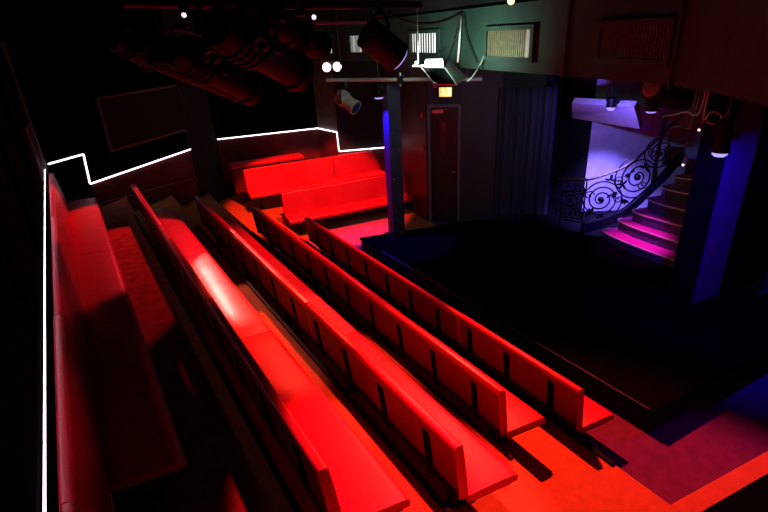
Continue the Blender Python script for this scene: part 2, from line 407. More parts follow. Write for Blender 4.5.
# ------------------------------------------------------------------ door wall, curtain
dw0, dw1 = V3((5.99, 7.95, 0)), V3((6.94, 6.88, 0))
dd = (dw1-dw0).normalized(); dn = dd.cross(UP)      # dn faces the room
if dn.dot(V3((-1, -1, 0))) < 0: dn = -dn
def dwp(s, d, z): return dw0 + dd*s + dn*d + UP*z
def slab(mb, s0, s1, d0, d1, z0, z1):
    mb.hexa([dwp(s0, d0, z0), dwp(s1, d0, z0), dwp(s1, d1, z0), dwp(s0, d1, z0), dwp(s0, d0, z1), dwp(s1, d0, z1), dwp(s1, d1, z1), dwp(s0, d1, z1)]); return mb
LW = (dw1-dw0).length
mb = MB(); slab(mb, 0, .66, -.15, -.04, 2.44, 3.3); slab(mb, .66, LW, -.15, 0, 0, 3.3); slab(mb, 0, .66, -.15, -.09, 0, 2.44)
struct(mb.build('wall_right_back', M['wallgrey']), 'flat slate grey wall beside the door')
mb = MB(); slab(mb, .07, .60, -.088, -.045, .01, 2.37)
d1 = struct(mb.build('door_1', M['wood'], bevel=.004), 'dark red-brown door with a narrow tall window')
def child(mb, name, material, par, **k):
    o = mb.build(name, material, None, **k); o.parent = par; return o
child(slab(MB(), .27, .37, -.045, -.035, 1.45, 2.1), 'door_window', M['lens_dark'], d1)
mb = MB(); slab(mb, 0, .068, -.088, .01, .01, 2.44); slab(mb, .602, .66, -.088, .01, .01, 2.44); slab(mb, .068, .602, -.088, .01, 2.375, 2.44)
child(mb, 'door_frame', M['frame'], d1, bevel=.004)
mb = MB(); mb.tube([dwp(.55, -.045, 1.1), dwp(.55, 0, 1.1), dwp(.48, 0, 1.1)], .012); child(mb, 'door_handle', M['chrome'], d1)
mb = MB(); slab(mb, .1, .32, -.044, .02, 2.27, 2.33); mb.tube([dwp(.2, .0, 2.34), dwp(.42, .06, 2.35)], .01); child(mb, 'door_closer', M['chrome'], d1)
# exit sign above
t = thing('exit_sign', 'small amber lit exit sign above the door', 'sign', dwp(.36, .03, 2.62))
child_ = lambda mb, name, material, **k: mb.build(name, material, t, **k)
child_(slab(MB(), .24, .50, -.03, .045, 2.57, 2.76), 'casing', M['black'])
child_(slab(MB(), .25, .49, .046, .052, 2.58, 2.75), 'panel', M['exit'])
mb = MB()
slab(mb, .395, .475, .053, .056, 2.595, 2.735)                     # doorway
child_(mb, 'doorway_mark', M['exitfig'])
mb = MB()                                                            # running figure
def bar(a, b, w):
    a = V3(a); b = V3(b); d = (b-a).normalized(); p = V3((-d.y, d.x))*w
    c = [a+p, b+p, b-p, a-p]
    mb.hexa([dwp(q_[0], .0535, q_[1]) for q_ in c] + [dwp(q_[0], .057, q_[1]) for q_ in c])
bar((.345, 2.66), (.33, 2.70), .014); bar((.33, 2.66), (.36, 2.63), .008); bar((.36, 2.63), (.355, 2.59), .008); bar((.335, 2.66), (.31, 2.625), .008)
bar((.31, 2.625), (.28, 2.62), .008); bar((.335, 2.70), (.365, 2.685), .006); bar((.33, 2.70), (.30, 2.68), .006); bar((.335, 2.715), (.335, 2.735), .012)
child_(mb, 'running_figure', M['exitfig'])
# alarm buttons
for zz, s_ in ((2.22, .06), (1.55, .05)):
    p = V3((5.99, 8.12, zz)); mb = MB(); mb.box(p, (.05, s_, s_*1.6), (VD, WD, UP))
    tag(mb.build('alarm_button', M['reddot'], bevel=.006), 'small red wall button left of the door, %s' % ('the upper one' if zz > 2 else 'the lower one'), 'button', 'red buttons by the door')
# curtain
cv = [V3((6.9, 6.93, 0)), V3((7.58, 6.16, 0))]; cd = (cv[1]-cv[0]); cl = cd.length; cd.normalize(); cn = cd.cross(UP)
if cn.dot(V3((-1, -1, 0))) < 0: cn = -cn
g = []
for k in range(9):
    z = .02 + 2.7*k/8; row = []
    for i in range(73):
        s = cl*i/72; amp = .035+.012*math.sin(i*.37)
        row.append(cv[0] + cd*s + cn*(.06+amp*math.sin(i*math.pi*2/8.2 + .3*math.sin(k*.6))) + UP*z)
    g.append(row)
mb = MB(); mb.sheet(g)
tag(mb.build('curtain', M['curtain'], smooth=True, solid=.008), 'dark navy pleated stage curtain right of the grey wall panel', 'curtain')
wall('wall_stair_recess', (7.58, 6.3), (8.6, 6.9), 0, HC, .1, M['void'], 'black recess wall left of the lit stairwell', -1)
wall('wall_stair_side', (8.2, 5.82), (8.55, 6.85), 0, 3.2, .1, M['void'], 'dark edge wall of the stairwell', 1)
wall('wall_stairwell', (8.2, 5.82), (9.9, 4.62), 0, 3.2, .1, M['purplewall'], 'pale stairwell wall washed in violet light', -1)
wall('wall_front', (-.7, -2.35), (10.2, -2.35), 0, HC, .1, M['wall'], 'dark wall behind the viewpoint', 1)
wall('wall_right', (10.2, -2.4), (10.2, 7.5), 0, HC, .1, M['wall'], 'dark right wall beyond the stairs', 1)
# sloped soffit over the stairs
c4 = [at_z(572, 118, 2.06), at_z(640, 129, 2.06), at_z(634, 107, 2.46), at_z(572, 103, 2.46)]
nn = (c4[1]-c4[0]).cross(c4[3]-c4[0]).normalized()
if nn.dot(EYE-c4[0]) > 0: nn = -nn
mb = MB(); mb.hexa([c4[0], c4[1], c4[1]+nn*.1, c4[0]+nn*.1, c4[3], c4[2], c4[2]+nn*.1, c4[3]+nn*.1])
struct(mb.build('ceiling_stair_soffit', M['purplewall']), 'sloping pale soffit over the stairs washed in violet light')

# ------------------------------------------------------------------ steel post and pier
pc = at_z(394, 238, SH); px0 = V3((pc.x, pc.y, 0))
t = thing('steel_post', 'square dark steel post on the far corner of the stage, blue lit on one side', 'post', (px0.x+.12, px0.y+.12, SH))
w = .235
mb = MB(); a = V3((px0.x, px0.y, 0)); pts = [a, a+VD*w, a+VD*w+WD*w, a+WD*w]; mb.quad_prism(pts, SH+.012, 3.02); mb.build('shaft', M['post'], t, bevel=.004)
mb = MB(); cc = a+VD*w/2+WD*w/2; mb.box(cc+UP*(SH+.006), (.36, .36, .012), (VD, WD, UP)); mb.build('base_plate', M['black'], t)
for i, (s_, z_) in enumerate(((.05, 2.2), (.18, 1.9), (.06, 1.4), (.17, 1.1), (.12, .62), (.05, .8))):
    mb = MB(); mb.ball(a+VD*s_-WD*.0+UP*z_, .008); mb.build('screw', M['chrome'], t)
p0 = at_z(690, 305, SH); p0 = V3((p0.x, p0.y, 0))
mb = MB(); mb.quad_prism([p0, p0+VD*.54, p0+VD*.54+WD*.30, p0+WD*.30], SH+.001, HC)
struct(mb.build('wall_pier', M['pier']), 'tall rectangular pier at the right of the stage, lit blue on its face')
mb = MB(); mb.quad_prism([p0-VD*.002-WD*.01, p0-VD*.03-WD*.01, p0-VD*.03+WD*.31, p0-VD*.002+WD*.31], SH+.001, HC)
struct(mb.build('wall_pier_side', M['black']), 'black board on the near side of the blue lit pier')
# dark wing flat right of the pier
mb = MB(); a = p0+VD*.545+WD*.05; mb.quad_prism([a, a+VD*3.0, a+VD*3.0+WD*.08, a+WD*.08], SH+.001, 3.2)
struct(mb.build('wall_wing', M['black']), 'black wing flat at the right edge of the stage')
mb = MB(); mb.tube([p0+VD*.95-WD*.3+UP*(SH+.002), p0+VD*.95-WD*.3+UP*2.4], .012); tag(mb.build('conduit', M['post']), 'thin dark vertical pipe right of the blue lit pier', 'pipe')

# ------------------------------------------------------------------ balcony front with grilles
bz0, bz1 = 3.76-.5, 3.76+.215
bp = [V3((4.75, 10.9, 0)), V3((5.02, 9.9, 0)), V3((5.24, 8.6, 0)), V3((5.2, 7.9, 0)), V3((4.85, 6.1, 0)), V3((4.52, 4.3, 0)), V3((4.30, 3.2, 0)), V3((4.14, 2.48, 0)), V3((3.85, 1.85, 0)), V3((3.36, 1.27, 0)), V3((2.9, .8, 0))]
bp = resample(bp, 4)
left, rgt = [], []
for i, p in enumerate(bp):
    tn = (bp[min(i+1, len(bp)-1)]-bp[max(i-1, 0)]).normalized(); nr = tn.cross(UP)
    if nr.x > 0: nr = -nr
    left.append(p); rgt.append(p-nr*.25)
mb = MB()
for i in range(len(bp)-1):
    mb.hexa([left[i]+UP*bz0, left[i+1]+UP*bz0, rgt[i+1]+UP*bz0, rgt[i]+UP*bz0, left[i]+UP*bz1, left[i+1]+UP*bz1, rgt[i+1]+UP*bz1, rgt[i]+UP*bz1])
bmesh.ops.remove_doubles(mb.bm, verts=mb.bm.verts, dist=1e-4)
struct(mb.build('wall_upper', M['beam']), 'curved grey-green plaster balcony front above the stage')
mb = MB()
for i in range(len(bp)-1):
    a0, a1 = left[i]*1+(rgt[i]-left[i])*.2, left[i+1]+(rgt[i+1]-left[i+1])*.2
    mb.hexa([a0+UP*(bz1), a1+UP*bz1, rgt[i+1]+UP*bz1, rgt[i]+UP*bz1, a0+UP*HC, a1+UP*HC, rgt[i+1]+UP*HC, rgt[i]+UP*HC])
struct(mb.build('wall_upper_void', M['void']), 'black gap above the balcony front')
# soffit running back from the balcony front
mb = MB()
for i in range(len(bp)-1):
    a0, a1 = rgt[i], rgt[i+1]
    if a0.y > 9.6 or a0.y < 2.0: continue
    b0, b1 = V3((7.4, a0.y+.2, 0)), V3((7.4, a1.y+.2, 0))
    mb.hexa([a0+UP*bz0, a1+UP*bz0, b1+UP*bz0, b0+UP*bz0, a0+UP*(bz0+.08), a1+UP*(bz0+.08), b1+UP*(bz0+.08), b0+UP*(bz0+.08)])
struct(mb.build('ceiling_balcony', M['ceil']), 'black underside of the balcony over the stage')
def front_at(px, py):
    """point where the sight line meets the balcony front"""
    best = None
    for i in range(len(bp)-1):
        p = on_plane(px, py, bp[i], bp[i+1]); s = (V3((p.x, p.y, 0))-bp[i]).dot(bp[i+1]-bp[i])/(bp[i+1]-bp[i]).length_squared
        if -.01 <= s <= 1.01: best = (p, i)
    return best
def grille(pxl, pxr, pyl0, pyl1, kind, label):
    (a, i), (b, j) = front_at(pxl, (pyl0+pyl1)/2), front_at(pxr, (pyl0+pyl1)/2)
    h = (front_at(pxl, pyl0)[0]-front_at(pxl, pyl1)[0]).length
    x = (b-a); x.z = 0; L = x.length; x.normalize(); nr = x.cross(UP)
    if nr.x > 0: nr = -nr
    a = a + nr*.012; zc = (a.z+b.z)/2
    t = thing('ventilation_grille', label, 'vent', (a.x+x.x*L/2, a.y+x.y*L/2, zc), 0, 'grilles in the balcony front')
    A = lambda s, d, z: V3((a.x, a.y, zc)) + x*s + nr*d + UP*z
    def bx(mb, s0, s1, d0, d1, z0, z1):
        mb.hexa([A(s0, d0, z0), A(s1, d0, z0), A(s1, d1, z0), A(s0, d1, z0), A(s0, d0, z1), A(s1, d0, z1), A(s1, d1, z1), A(s0, d1, z1)])
    fr = .05
    mb = MB(); bx(mb, -fr, 0, -.012, .03, -h/2-fr, h/2+fr); bx(mb, L, L+fr, -.012, .03, -h/2-fr, h/2+fr); bx(mb, 0, L, -.012, .03, h/2, h/2+fr); bx(mb, 0, L, -.012, .03, -h/2-fr, -h/2)
    mb.build('frame', M['beam'], t, bevel=.003)
    mb = MB(); bx(mb, .001, L-.001, -.01, -.004, -h/2, h/2); mb.build('backing', M['ventglow'] if kind == 'white' else M['ventdim'], t)
    mb = MB(); ns = 11 if kind == 'white' else 22
    for k in range(ns):
        s = L*(k+.5)/ns; ww = L/ns*(.15 if kind == 'white' else .24)
        if kind == 'white' and k in (3, 9): ww *= .3
        if kind == 'white': bx(mb, s-ww, s+ww, .0, .016, -h/2+.001, h/2-.001)
        else:
            bx(mb, s-ww, s+ww, .0, .014, -h/2+.001, h/2-.001)
    if kind == 'mesh':
        for k in range(10):
            z = -h/2+h*(k+.5)/10; bx(mb, .002, L-.002, .004, .009, z-.006, z+.006)
    mb.build('slats', {'white': M['cable'], 'brass': M['brass'], 'mesh': M['brassdk']}[kind], t)
    if kind == 'brass':
        mb = MB(); bx(mb, L*.9, L*.97, -.003, .018, -h/2+.001, h/2-.001); mb.build('bright_slat', M['white'], t)
    return t
grille(412, 439, 34, 52, 'white', 'brightly lit white vent grille in the balcony front above the floodlight')
grille(489, 533, 31, 56, 'brass', 'brass slatted vent grille in the balcony front, right of the hanging cables')
grille(603, 670, 27, 57, 'mesh', 'dim brass mesh grille, rightmost in the balcony front')
grille(351, 363, 36, 52, 'white', 'lit vent grille half hidden behind the big black stage lamp')
grille(322, 333, 37, 53, 'white', 'small lit vent grille farthest left in the balcony front')
for q_, lab in ((569, 'thin vertical pipe on the balcony front between the brass grilles'), (681, 'thin vertical pipe on the balcony front right of the mesh grille')):
    a, i = front_at(q_, 30); nr = (bp[i+1]-bp[i]).cross(UP).normalized()
    if nr.x > 0: nr = -nr
    mb = MB(); mb.tube([V3((a.x, a.y, z))+nr*.018 for z in (bz0-.03, bz0+.35, bz1)], .016)
    tag(mb.build('conduit', M['beam']), lab, 'pipe', 'thin pipes on the balcony front')
# cable pole and drooping cables
def bf(px, py, off=.05):
    p, i = front_at(px, py); nr = (bp[i+1]-bp[i]).cross(UP).normalized()
    if nr.x > 0: nr = -nr
    return p + nr*off
mb = MB(); mb.tube([bf(464, 16), bf(463, 40), bf(461, 62)], .014); tag(mb.build('cable_pole', M['white']), 'short pale pole against the balcony front holding cables', 'pole')
def cable(pts, label, r=.011, mt='cable', grp='loose cables on the balcony front'):
    mb = MB(); mb.tube(resample(pts, 6), r, 6); return tag(mb.build('cable', M[mt], smooth=True), label, 'cable', grp)
cable([bf(392, 14), bf(410, 22), bf(430, 25), bf(450, 21), bf(464, 14)], 'long drooping cable from the big lamp to the pale pole')
cable([bf(465, 15, .07), bf(462, 36, .07), bf(450, 47, .07), bf(438, 54, .07)], 'cable curving from the pale pole down to the floodlight')
cable([bf(466, 14, .04), bf(469, 35, .04), bf(474, 50, .04), bf(479, 62, .04)], 'cable hanging down just right of the pale pole')
cable([bf(465, 18, .09), bf(458, 40, .09), bf(452, 58, .09), bf(449, 63, .09)], 'cable hanging down just left of the pale pole')
cable([bf(488, 55, .05), bf(483, 66, .05), P(473, 77, 6.5), P(468, 81, 6.6)], 'pale cable looping from the brass grille towards the floodlight', .014, 'cablegrey')

# ------------------------------------------------------------------ staircase
t = thing('staircase', 'carpeted stairs with gold edges climbing at the right of the stage', 'stairs', (7.3, 4.0, SH))
nose = [((601, 230), (684, 264)), ((616, 219), (686, 245)), ((630, 210), (689, 228)), ((645, 198), (690, 212)), ((659, 186), (692, 195)), ((672, 176), (694, 180))]
sz = [.43+.175*i for i in range(6)]
lines = []
for (l, r), z in zip(nose, sz):
    a, b = at_z(*l, z), at_z(*r, z); a.z = b.z = 0
    ext = (b-a).normalized(); b2 = b+ext*.3
    mid = []
    back = V3((.93, -.36, 0)).normalized()
    mid = [a+back*.16, a+back*.05+ext*.02, a+ext*.10-back*.03, a+(b-a)*.35-back*.075, a+(b-a)*.7-back*.05, b, b2]
    lines.append(mid)
for i, (ln, z) in enumerate(zip(lines, sz)):
    pl = ln + [ln[-1]+V3((1.6, .5, 0)), ln[0]+V3((.62 if i < 5 else 1.3, -.2 if i < 5 else .2, 0))]
    zb = SH+.002 if i == 0 else sz[i-1]+.001
    mb = MB(); mb.quad_prism(pl, zb, z); st = mb.build('step', M['riser'], t)
    # carpet on the tread
    pl2 = [p+V3((.012, 0, 0)) for p in ln] + [ln[-1]+V3((.36, .05, 0)), ln[0]+V3((.36, -.12, 0))]
    mb = MB(); mb.quad_prism(pl2, z+.0005, z+.010); mb.build('stair_carpet', M['runner'], t)
    mb = MB(); mb.tube(resample([p+UP*(z+.004)-V3((.006, 0, 0)) for p in ln], 3), .014, 6); mb.build('nosing', M['nosing'], t)
# stringer and balustrade
base = [at_x(583, 226, 7.2), at_x(600, 221, 7.42), at_x(620, 213, 7.65), at_x(640, 197, 7.95), at_x(660, 178, 8.2), at_x(672, 165, 8.4), at_x(683, 152, 8.6)]
base = resample(base, 8)
cum = [0]
for a, b in zip(base, base[1:]): cum.append(cum[-1]+(V3((b.x-a.x, b.y-a.y, 0))).length)
def bal(s, h):
    s = max(-.6, min(s, cum[-1]))
    if s < 0:
        d = (base[1]-base[0]); d.z = 0; return base[0] + d.normalized()*s*.4 + V3((-.1, .9, 0)).normalized()*(-s)*.9 + UP*h
    for i in range(len(cum)-1):
        if s <= cum[i+1]:
            k = (s-cum[i])/max(1e-6, cum[i+1]-cum[i]); p = base[i].lerp(base[i+1], k); break
    return p + UP*h
t = thing('balustrade', 'wrought iron spiral scroll balustrade on the left of the stairs', 'railing', base[0])
S = cum[-1]
ss = [S*i/40 for i in range(41)]
mb = MB()
prev = None
for s0, s1 in zip(ss, ss[1:]):
    a, b = bal(s0, -.13), bal(s1, -.13); d = (b-a); d.z = 0; o2 = d.normalized().cross(UP)*.04
    mb.hexa([a-o2, b-o2, b+o2, a+o2, a-o2+UP*.17, b-o2+UP*.17, b+o2+UP*.17, a+o2+UP*.17])
mb.build('stringer', M['wallgrey'], t)
RH = .84
hr = [bal(s, RH - (.0 if s >= 0 else -s*.1)) for s in [-.42, -.3, -.18, -.08] + ss]
mb = MB(); mb.tube(hr, .022, 8); mb.build('handrail', M['brassdk'], t, smooth=True)
mb = MB(); mb.tube([bal(s, .06) for s in [-.3, -.15] + ss], .012, 6); mb.build('bottom_rail', M['iron'], t)
def scroll(mb, sc0, hc0, R, turns, r, ph=0., sq=1.0, dirn=1):
    pts = []
    slope = (bal(sc0+.15, 0).z-bal(max(0, sc0-.15), 0).z)/.3
    for k in range(int(26*turns)+1):
        a = ph + dirn*2*math.pi*k/26; rad = R*(1-.92*k/(26*turns))
        pts.append(bal(sc0+rad*math.cos(a)*sq, hc0+rad*math.sin(a)-0*slope))
    mb.tube(pts, r, 6)
def spiral_part(sc0, hc0, R, turns, ph=0, dirn=1, r=.012, name='scroll'):
    mb = MB(); z0 = bal(sc0, hc0).z; pts = []
    for k in range(int(30*turns)+1):
        a = ph + dirn*2*math.pi*k/30; rad = R*(1-.88*k/(30*turns))
        p = bal(sc0+rad*math.cos(a), 0); pts.append(V3((p.x, p.y, z0+rad*math.sin(a))))
    mb.tube(pts, r, 6); mb.ball(V3((bal(sc0, 0).x, bal(sc0, 0).y, z0)), R*.14, u=8, v=6)
    return mb.build(name, M['iron'], t, smooth=True)
def near_s(px):   # arc length whose stringer point shows nearest a given column of the photograph
    best = min(ss, key=lambda s: abs((lambda d: 384+F_PX*d.dot(right)/d.dot(fwd))(bal(s, .4)-EYE)-px)); return best
s1, s2 = near_s(600), near_s(637)
spiral_part(s1, .41, .36, 3.2, ph=-1.2, r=.013)
spiral_part(s2, .45, .40, 3.2, ph=2.2, r=.013)
spiral_part(near_s(588), .16, .11, 1.6, ph=.5)
spiral_part(near_s(660), .5, .3, 2.4, ph=.9)
for px_, h_, ph_ in ((588, .55, 0), (618, .3, 2), (616, .62, 1), (646, .2, 3), (651, .66, 2)):
    spiral_part(near_s(px_), h_, .085, 1.3, ph=ph_, r=.010, name='small_scroll')
rnd = random.Random(3)
for px_, h_ in ((594, .22), (612, .44), (609, .7), (622, .52), (628, .2), (626, .66), (646, .5), (600, .14)):
    mb = MB(); c = bal(near_s(px_), h_)
    for k in range(4):
        a = rnd.uniform(0, 6.28); d = (bal(near_s(px_)+.05, 0)-bal(near_s(px_), 0)); d.z = 0; d.normalize()
        ax0 = d*math.cos(a)+UP*math.sin(a); ax1 = d.cross(UP); ax2 = ax0.cross(ax1)
        mb.ball(c+ax0*.05, .05, (1, .22, .42), (ax0, ax1, ax2), 8, 6)
    mb.build('iron_leaf', M['iron'], t, smooth=True)
# foot of the balustrade: curled newel
for k, (s_, h_, R_) in enumerate(((-.1, .2, .13), (-.22, .45, .16), (-.3, .2, .12), (-.12, .66, .1))):
    spiral_part(s_, h_, R_, 1.8, ph=k*1.3, r=.012, name='newel_scroll')
mb = MB()
for s_ in (-.02, -.34): mb.tube([bal(s_, -.1), bal(s_, .4), bal(s_, RH)], .014, 6)
mb.build('newel_bar', M['iron'], t)
for s_ in (near_s(655),):
    mb = MB(); mb.tube([bal(s_, 0), bal(s_, .5), bal(s_, 1.15)], .03, 8); mb.build('stair_post', M['blackmetal'], t)

# ------------------------------------------------------------------ rigging and stage lights
def ortho(ax):
    h = UP - ax*UP.dot(ax); h = h.normalized() if h.length > 1e-4 else V3((1, 0, 0)); return ax.cross(h).normalized(), h
def stage_light(label, rear, front, r, lens='lens_dark', body='lampblk', fins=True, hang=HC, group='stage lights on the rig', lens_out=.02, knob=True, cat='stage light', name='stage_light', doors=False, flare=1.0, plain=False):
    rear, front = V3(rear), V3(front); ax = (front-rear); L = ax.length; ax.normalize(); sd, h = ortho(ax)
    c = rear.lerp(front, .5); t = thing(name, label, cat, c, 0, group)
    prof = [(0, r*.55), (.02*L, r*.8), (.12*L, r*.95)]
    if fins:
        for k in range(4):
            d = .16*L+k*.07*L; prof += [(d, r*.95), (d+.004, r*1.05), (d+.03*L, r*1.05), (d+.03*L+.004, r*.95)]
    prof += [(.48*L, r*.9), (.5*L, r*.82*flare), (.9*L, r*.86*flare), (.905*L, r*.97*flare), (L, r*.97*flare)]
    if plain: prof = [(0, r*.8), (.015*L, r*.93), (.03*L, r*.96), (.3*L, r*.97), (.305*L, r*1.0), (.34*L, r*1.0), (.345*L, r*.97), (.94*L, r*.97), (.945*L, r*1.02), (L, r*1.02)]
    mb = MB(); mb.lathe(rear, ax, prof, 24); mb.build('lamp_body', M[body], t, smooth=True)
    mb = MB(); R = r*.84*flare; mb.lathe(rear+ax*(L+.001), ax, [(0, R), (lens_out*.5, R*.9), (lens_out*.85, R*.6), (lens_out, .0)], 20); mb.build('lens', M[lens], t, smooth=True)
    yk = c + ax*(-.04*L)
    top = yk + UP*(r*1.65)
    mb = MB(); pts = [yk+sd*r*1.12, yk+sd*r*1.12+UP*r*1.1, yk+sd*r*.7+UP*r*1.65, yk-sd*r*.7+UP*r*1.65, yk-sd*r*1.12+UP*r*1.1, yk-sd*r*1.12]
    mb.tube(pts, .013, 6); mb.build('yoke', M['blackmetal'], t)
    if knob:
        mb = MB(); mb.lathe(yk+sd*r*1.08, sd, [(0, .03), (.03, .03), (.035, .02)], 12); mb.build('knob', M['blackmetal'], t)
    mb = MB(); mb.tube([top-UP*.005, V3((top.x, top.y, hang))], .014, 6); mb.box(top+UP*.05, (.05, .05, .07)); mb.build('hanger', M['blackmetal'], t)
    if doors:
        mb = MB()
        for v_, w_ in ((h, sd), (-h, sd), (sd, h), (-sd, h)):
            b0 = front + v_*r*flare; d_ = (ax*.9+v_*.5).normalized()
            e0 = b0+d_*r*1.1
            mb.hexa([b0-w_*r*.8, b0+w_*r*.8, b0+w_*r*.8+v_*.004, b0-w_*r*.8+v_*.004, e0-w_*r, e0+w_*r, e0+w_*r+v_*.004, e0-w_*r+v_*.004])
        mb.build('barn_doors', M['blackmetal'], t)
    return t
CEI = HC
# the big lamp over the middle of the rows
stage_light('big black stage lamp above the benches, seen from behind, left of the white vent', P(366, 32, 4.0), P(397, 57, 4.12), .118, 'lens_violet', flare=1.13, lens_out=.03, plain=True)
# barrels at upper left
stage_light('long black profile lamp at upper left, the largest of the cluster', P(214, 24, 2.5), P(298, 73, 2.95), .11, group='profile lamps at upper left')
stage_light('black profile lamp below the largest one at upper left', P(168, 48, 2.7), P(252, 92, 3.1), .085, group='profile lamps at upper left')
stage_light('slim black profile lamp lowest in the upper left cluster', P(150, 58, 2.9), P(236, 95, 3.5), .05, group='profile lamps at upper left', fins=False)
stage_light('black lamp with a cool rim at the right end of the upper left cluster', P(286, 36, 3.6), P(324, 48, 3.75), .10, 'lens_dark', group='profile lamps at upper left')
stage_light('small dark lamp at the far left end of the rig', P(112, 38, 3.0), P(150, 62, 3.2), .06, group='profile lamps at upper left')
stage_light('short dark lamp with a white glint high at upper left', P(186, 6, 2.9), P(184, 15, 2.78), .014, 'lens_pink', group='profile lamps at upper left', fins=False, lens_out=.01, knob=False)
stage_light('small lamp glowing pink-white on the rig left of the big black lamp', P(317, 10, 4.6), P(314, 17, 4.4), .022, 'lens_pink', group='profile lamps at upper left', fins=False, lens_out=.03, knob=False)
stage_light('small lamp with a warm glow at the top edge above the brass grille', P(515, -6, 4.6), P(511, 1, 4.5), .035, 'lens_warm', fins=False, knob=False)
stage_light('dark boxy lamp above the largest upper left profile lamp', P(246, 2, 2.9), P(292, 34, 3.15), .085, group='profile lamps at upper left')
# grey fresnel and small violet can on the far pipe
stage_light('grey fresnel lamp hanging from the horizontal pipe left of the post', P(338, 95, 8.15), P(356, 108, 7.95), .12, 'lens_dark', 'grey', hang=P(342, 80, 8.1).z-.02, group='lamps on the horizontal pipe')
cl_ = px0-VD*.125+WD*.05+UP*2.80
stage_light('small black can lamp with violet light beside the top of the steel post', cl_+UP*.26, cl_, .095, 'lens_violet', hang=HC, group='lamps on the horizontal pipe', lens_out=.03)
pA, pB = P(326, 80, 8.2), P(482, 79, 8.2)
mb = MB(); mb.tube([pA, pA.lerp(pB, .5), pB], .03, 12); tag(mb.build('rigging_pipe', M['grey'], smooth=True), 'horizontal bare steel pipe crossing at the top of the steel post', 'pipe')
t = thing('pipe_clamp', 'steel clamp joining the horizontal pipe to the post', 'clamp', pA.lerp(pB, .48))
mb = MB(); mb.box(pA.lerp(pB, .48), (.12, .09, .12)); mb.build('jaw', M['blackmetal'], t, bevel=.01)
mb = MB(); mb.tube([pA.lerp(pB, .48)+V3((0, 0, -.1)), pA.lerp(pB, .48)+V3((0, 0, .1))], .015); mb.build('bolt', M['chrome'], t)
for f_, lab in ((.1, 'thin wire carrying the left end of the horizontal pipe'), (.9, 'thin wire carrying the right end of the horizontal pipe')):
    q_ = pA.lerp(pB, f_); mb = MB(); mb.tube([q_+UP*.03, V3((q_.x, q_.y, HC))], .008, 6); tag(mb.build('support_wire', M['blackmetal']), lab, 'wire', 'wires of the horizontal pipe')
# floodlight
fc = P(434, 64, 6.80)
fx = (P(444, 65, 6.80)-P(425, 63, 6.80)).normalized(); fz = UP; fy = fz.cross(fx).normalized(); fx = fy.cross(fz)
t = thing('floodlight', 'white floodlight with a large black barn door below the white vent', 'stage light', fc, 0, 'floodlight by the white vent')
mb = MB(); hs = mb; mb.hexa([fc+fx*i*.11+fy*j*.09+fz*k*.06*(1) + fx*(0 if k > 0 else i*.02) for k in (-1, 1) for i, j in ((-1, -1), (1, -1), (1, 1), (-1, 1))]); mb.build('housing', M['flood_glow'], t, bevel=.01)
A_, B_, C_, D_ = P(421, 67, 6.70), P(445, 68, 6.70), P(457, 85, 6.40), P(434, 84, 6.40)
nn = (B_-A_).cross(D_-A_).normalized()*.012
mb = MB(); mb.hexa([A_, B_, C_, D_, A_+nn, B_+nn, C_+nn, D_+nn]); mb.build('barn_door', M['black'], t)
mb = MB(); mb.tube([A_, D_], .008, 6); mb.tube([D_, C_], .008, 6); mb.tube([B_, C_], .008, 6); mb.build('door_rim', M['chrome'], t)
E_ = P(466, 77, 6.80); F_ = P(448, 60, 6.90)
mb = MB(); mb.hexa([B_+fy*.02, F_, E_, C_+fy*.02, B_+fy*.03+fx*.01, F_+fx*.012, E_+fx*.012, C_+fy*.03+fx*.01]); mb.build('side_door', M['void'], t)
mb = MB(); mb.tube([P(412, 66, 6.70), P(420, 66, 6.70), P(427, 65, 6.75)], .014); mb.ball(P(416, 63, 6.70), .03); mb.tube([P(418, 52, 6.75), P(418, 64, 6.70)], .010); mb.tube([P(418, 52, 6.75), V3((P(418, 52, 6.75).x, P(418, 52, 6.75).y, HC))], .006); mb.build('bracket', M['chrome'], t)
mb = MB(); mb.ball(P(435, 85, 6.38), .032); mb.build('lock_knob', M['chrome'], t)
# emergency twin lamps on the far wall return
ec = P(332, 67, 11.55)
t = thing('emergency_light', 'twin round white emergency lamps on the far wall', 'lamp', ec)
vx = right.copy(); vx.z = 0; vx.normalize(); vy = vx.cross(UP)
vy = -vy if vy.dot(EYE-ec) < 0 else vy
mb = MB(); mb.box(ec+UP*.09-vy*.05, (.36, .1, .12), (vx, vy, UP)); mb.build('casing', M['grey'], t, bevel=.01)
for s_ in (-1, 1):
    c_ = ec+vx*s_*.115
    mb = MB(); mb.lathe(c_-vy*.06, vy, [(0, .06), (.05, .095), (.07, .1)], 20); hd = mb.build('lamp_head', M['white'], t, smooth=True)
    mb = MB(); mb.lathe(c_+vy*.011, vy, [(0, .092), (.012, .08), (.02, .0)], 20); mb.build('lens', M['lamp_on'], t, smooth=True)
# profile lamp at right
stage_light('black profile lamp at right under the balcony front, with an amber lit end', P(684, 98, 5.2), P(652, 86, 4.9), .11, 'gel', group='lamps at the right of the stage', hang=3.25)
# led cans over the stairs and pier
stage_light('violet lamp over the stairs, left of two', P(611, 107, 9.2)+UP*.16, P(611, 107, 9.2), .085, 'lens_blue', hang=3.26, group='violet lamps over the stairs', lens_out=.06, fins=False)
stage_light('violet lamp over the stairs, right of two', P(651, 111, 8.0)+UP*.16, P(651, 111, 8.0), .085, 'lens_blue', hang=3.26, group='violet lamps over the stairs', lens_out=.03, fins=False)
lp = P(720, 152, 5.9)
stage_light('blue can lamp beside the top of the blue lit pier', lp+UP*.3, lp, .085, 'lens_violet', hang=3.27, group='lamps at the right of the stage', lens_out=.05, fins=False)
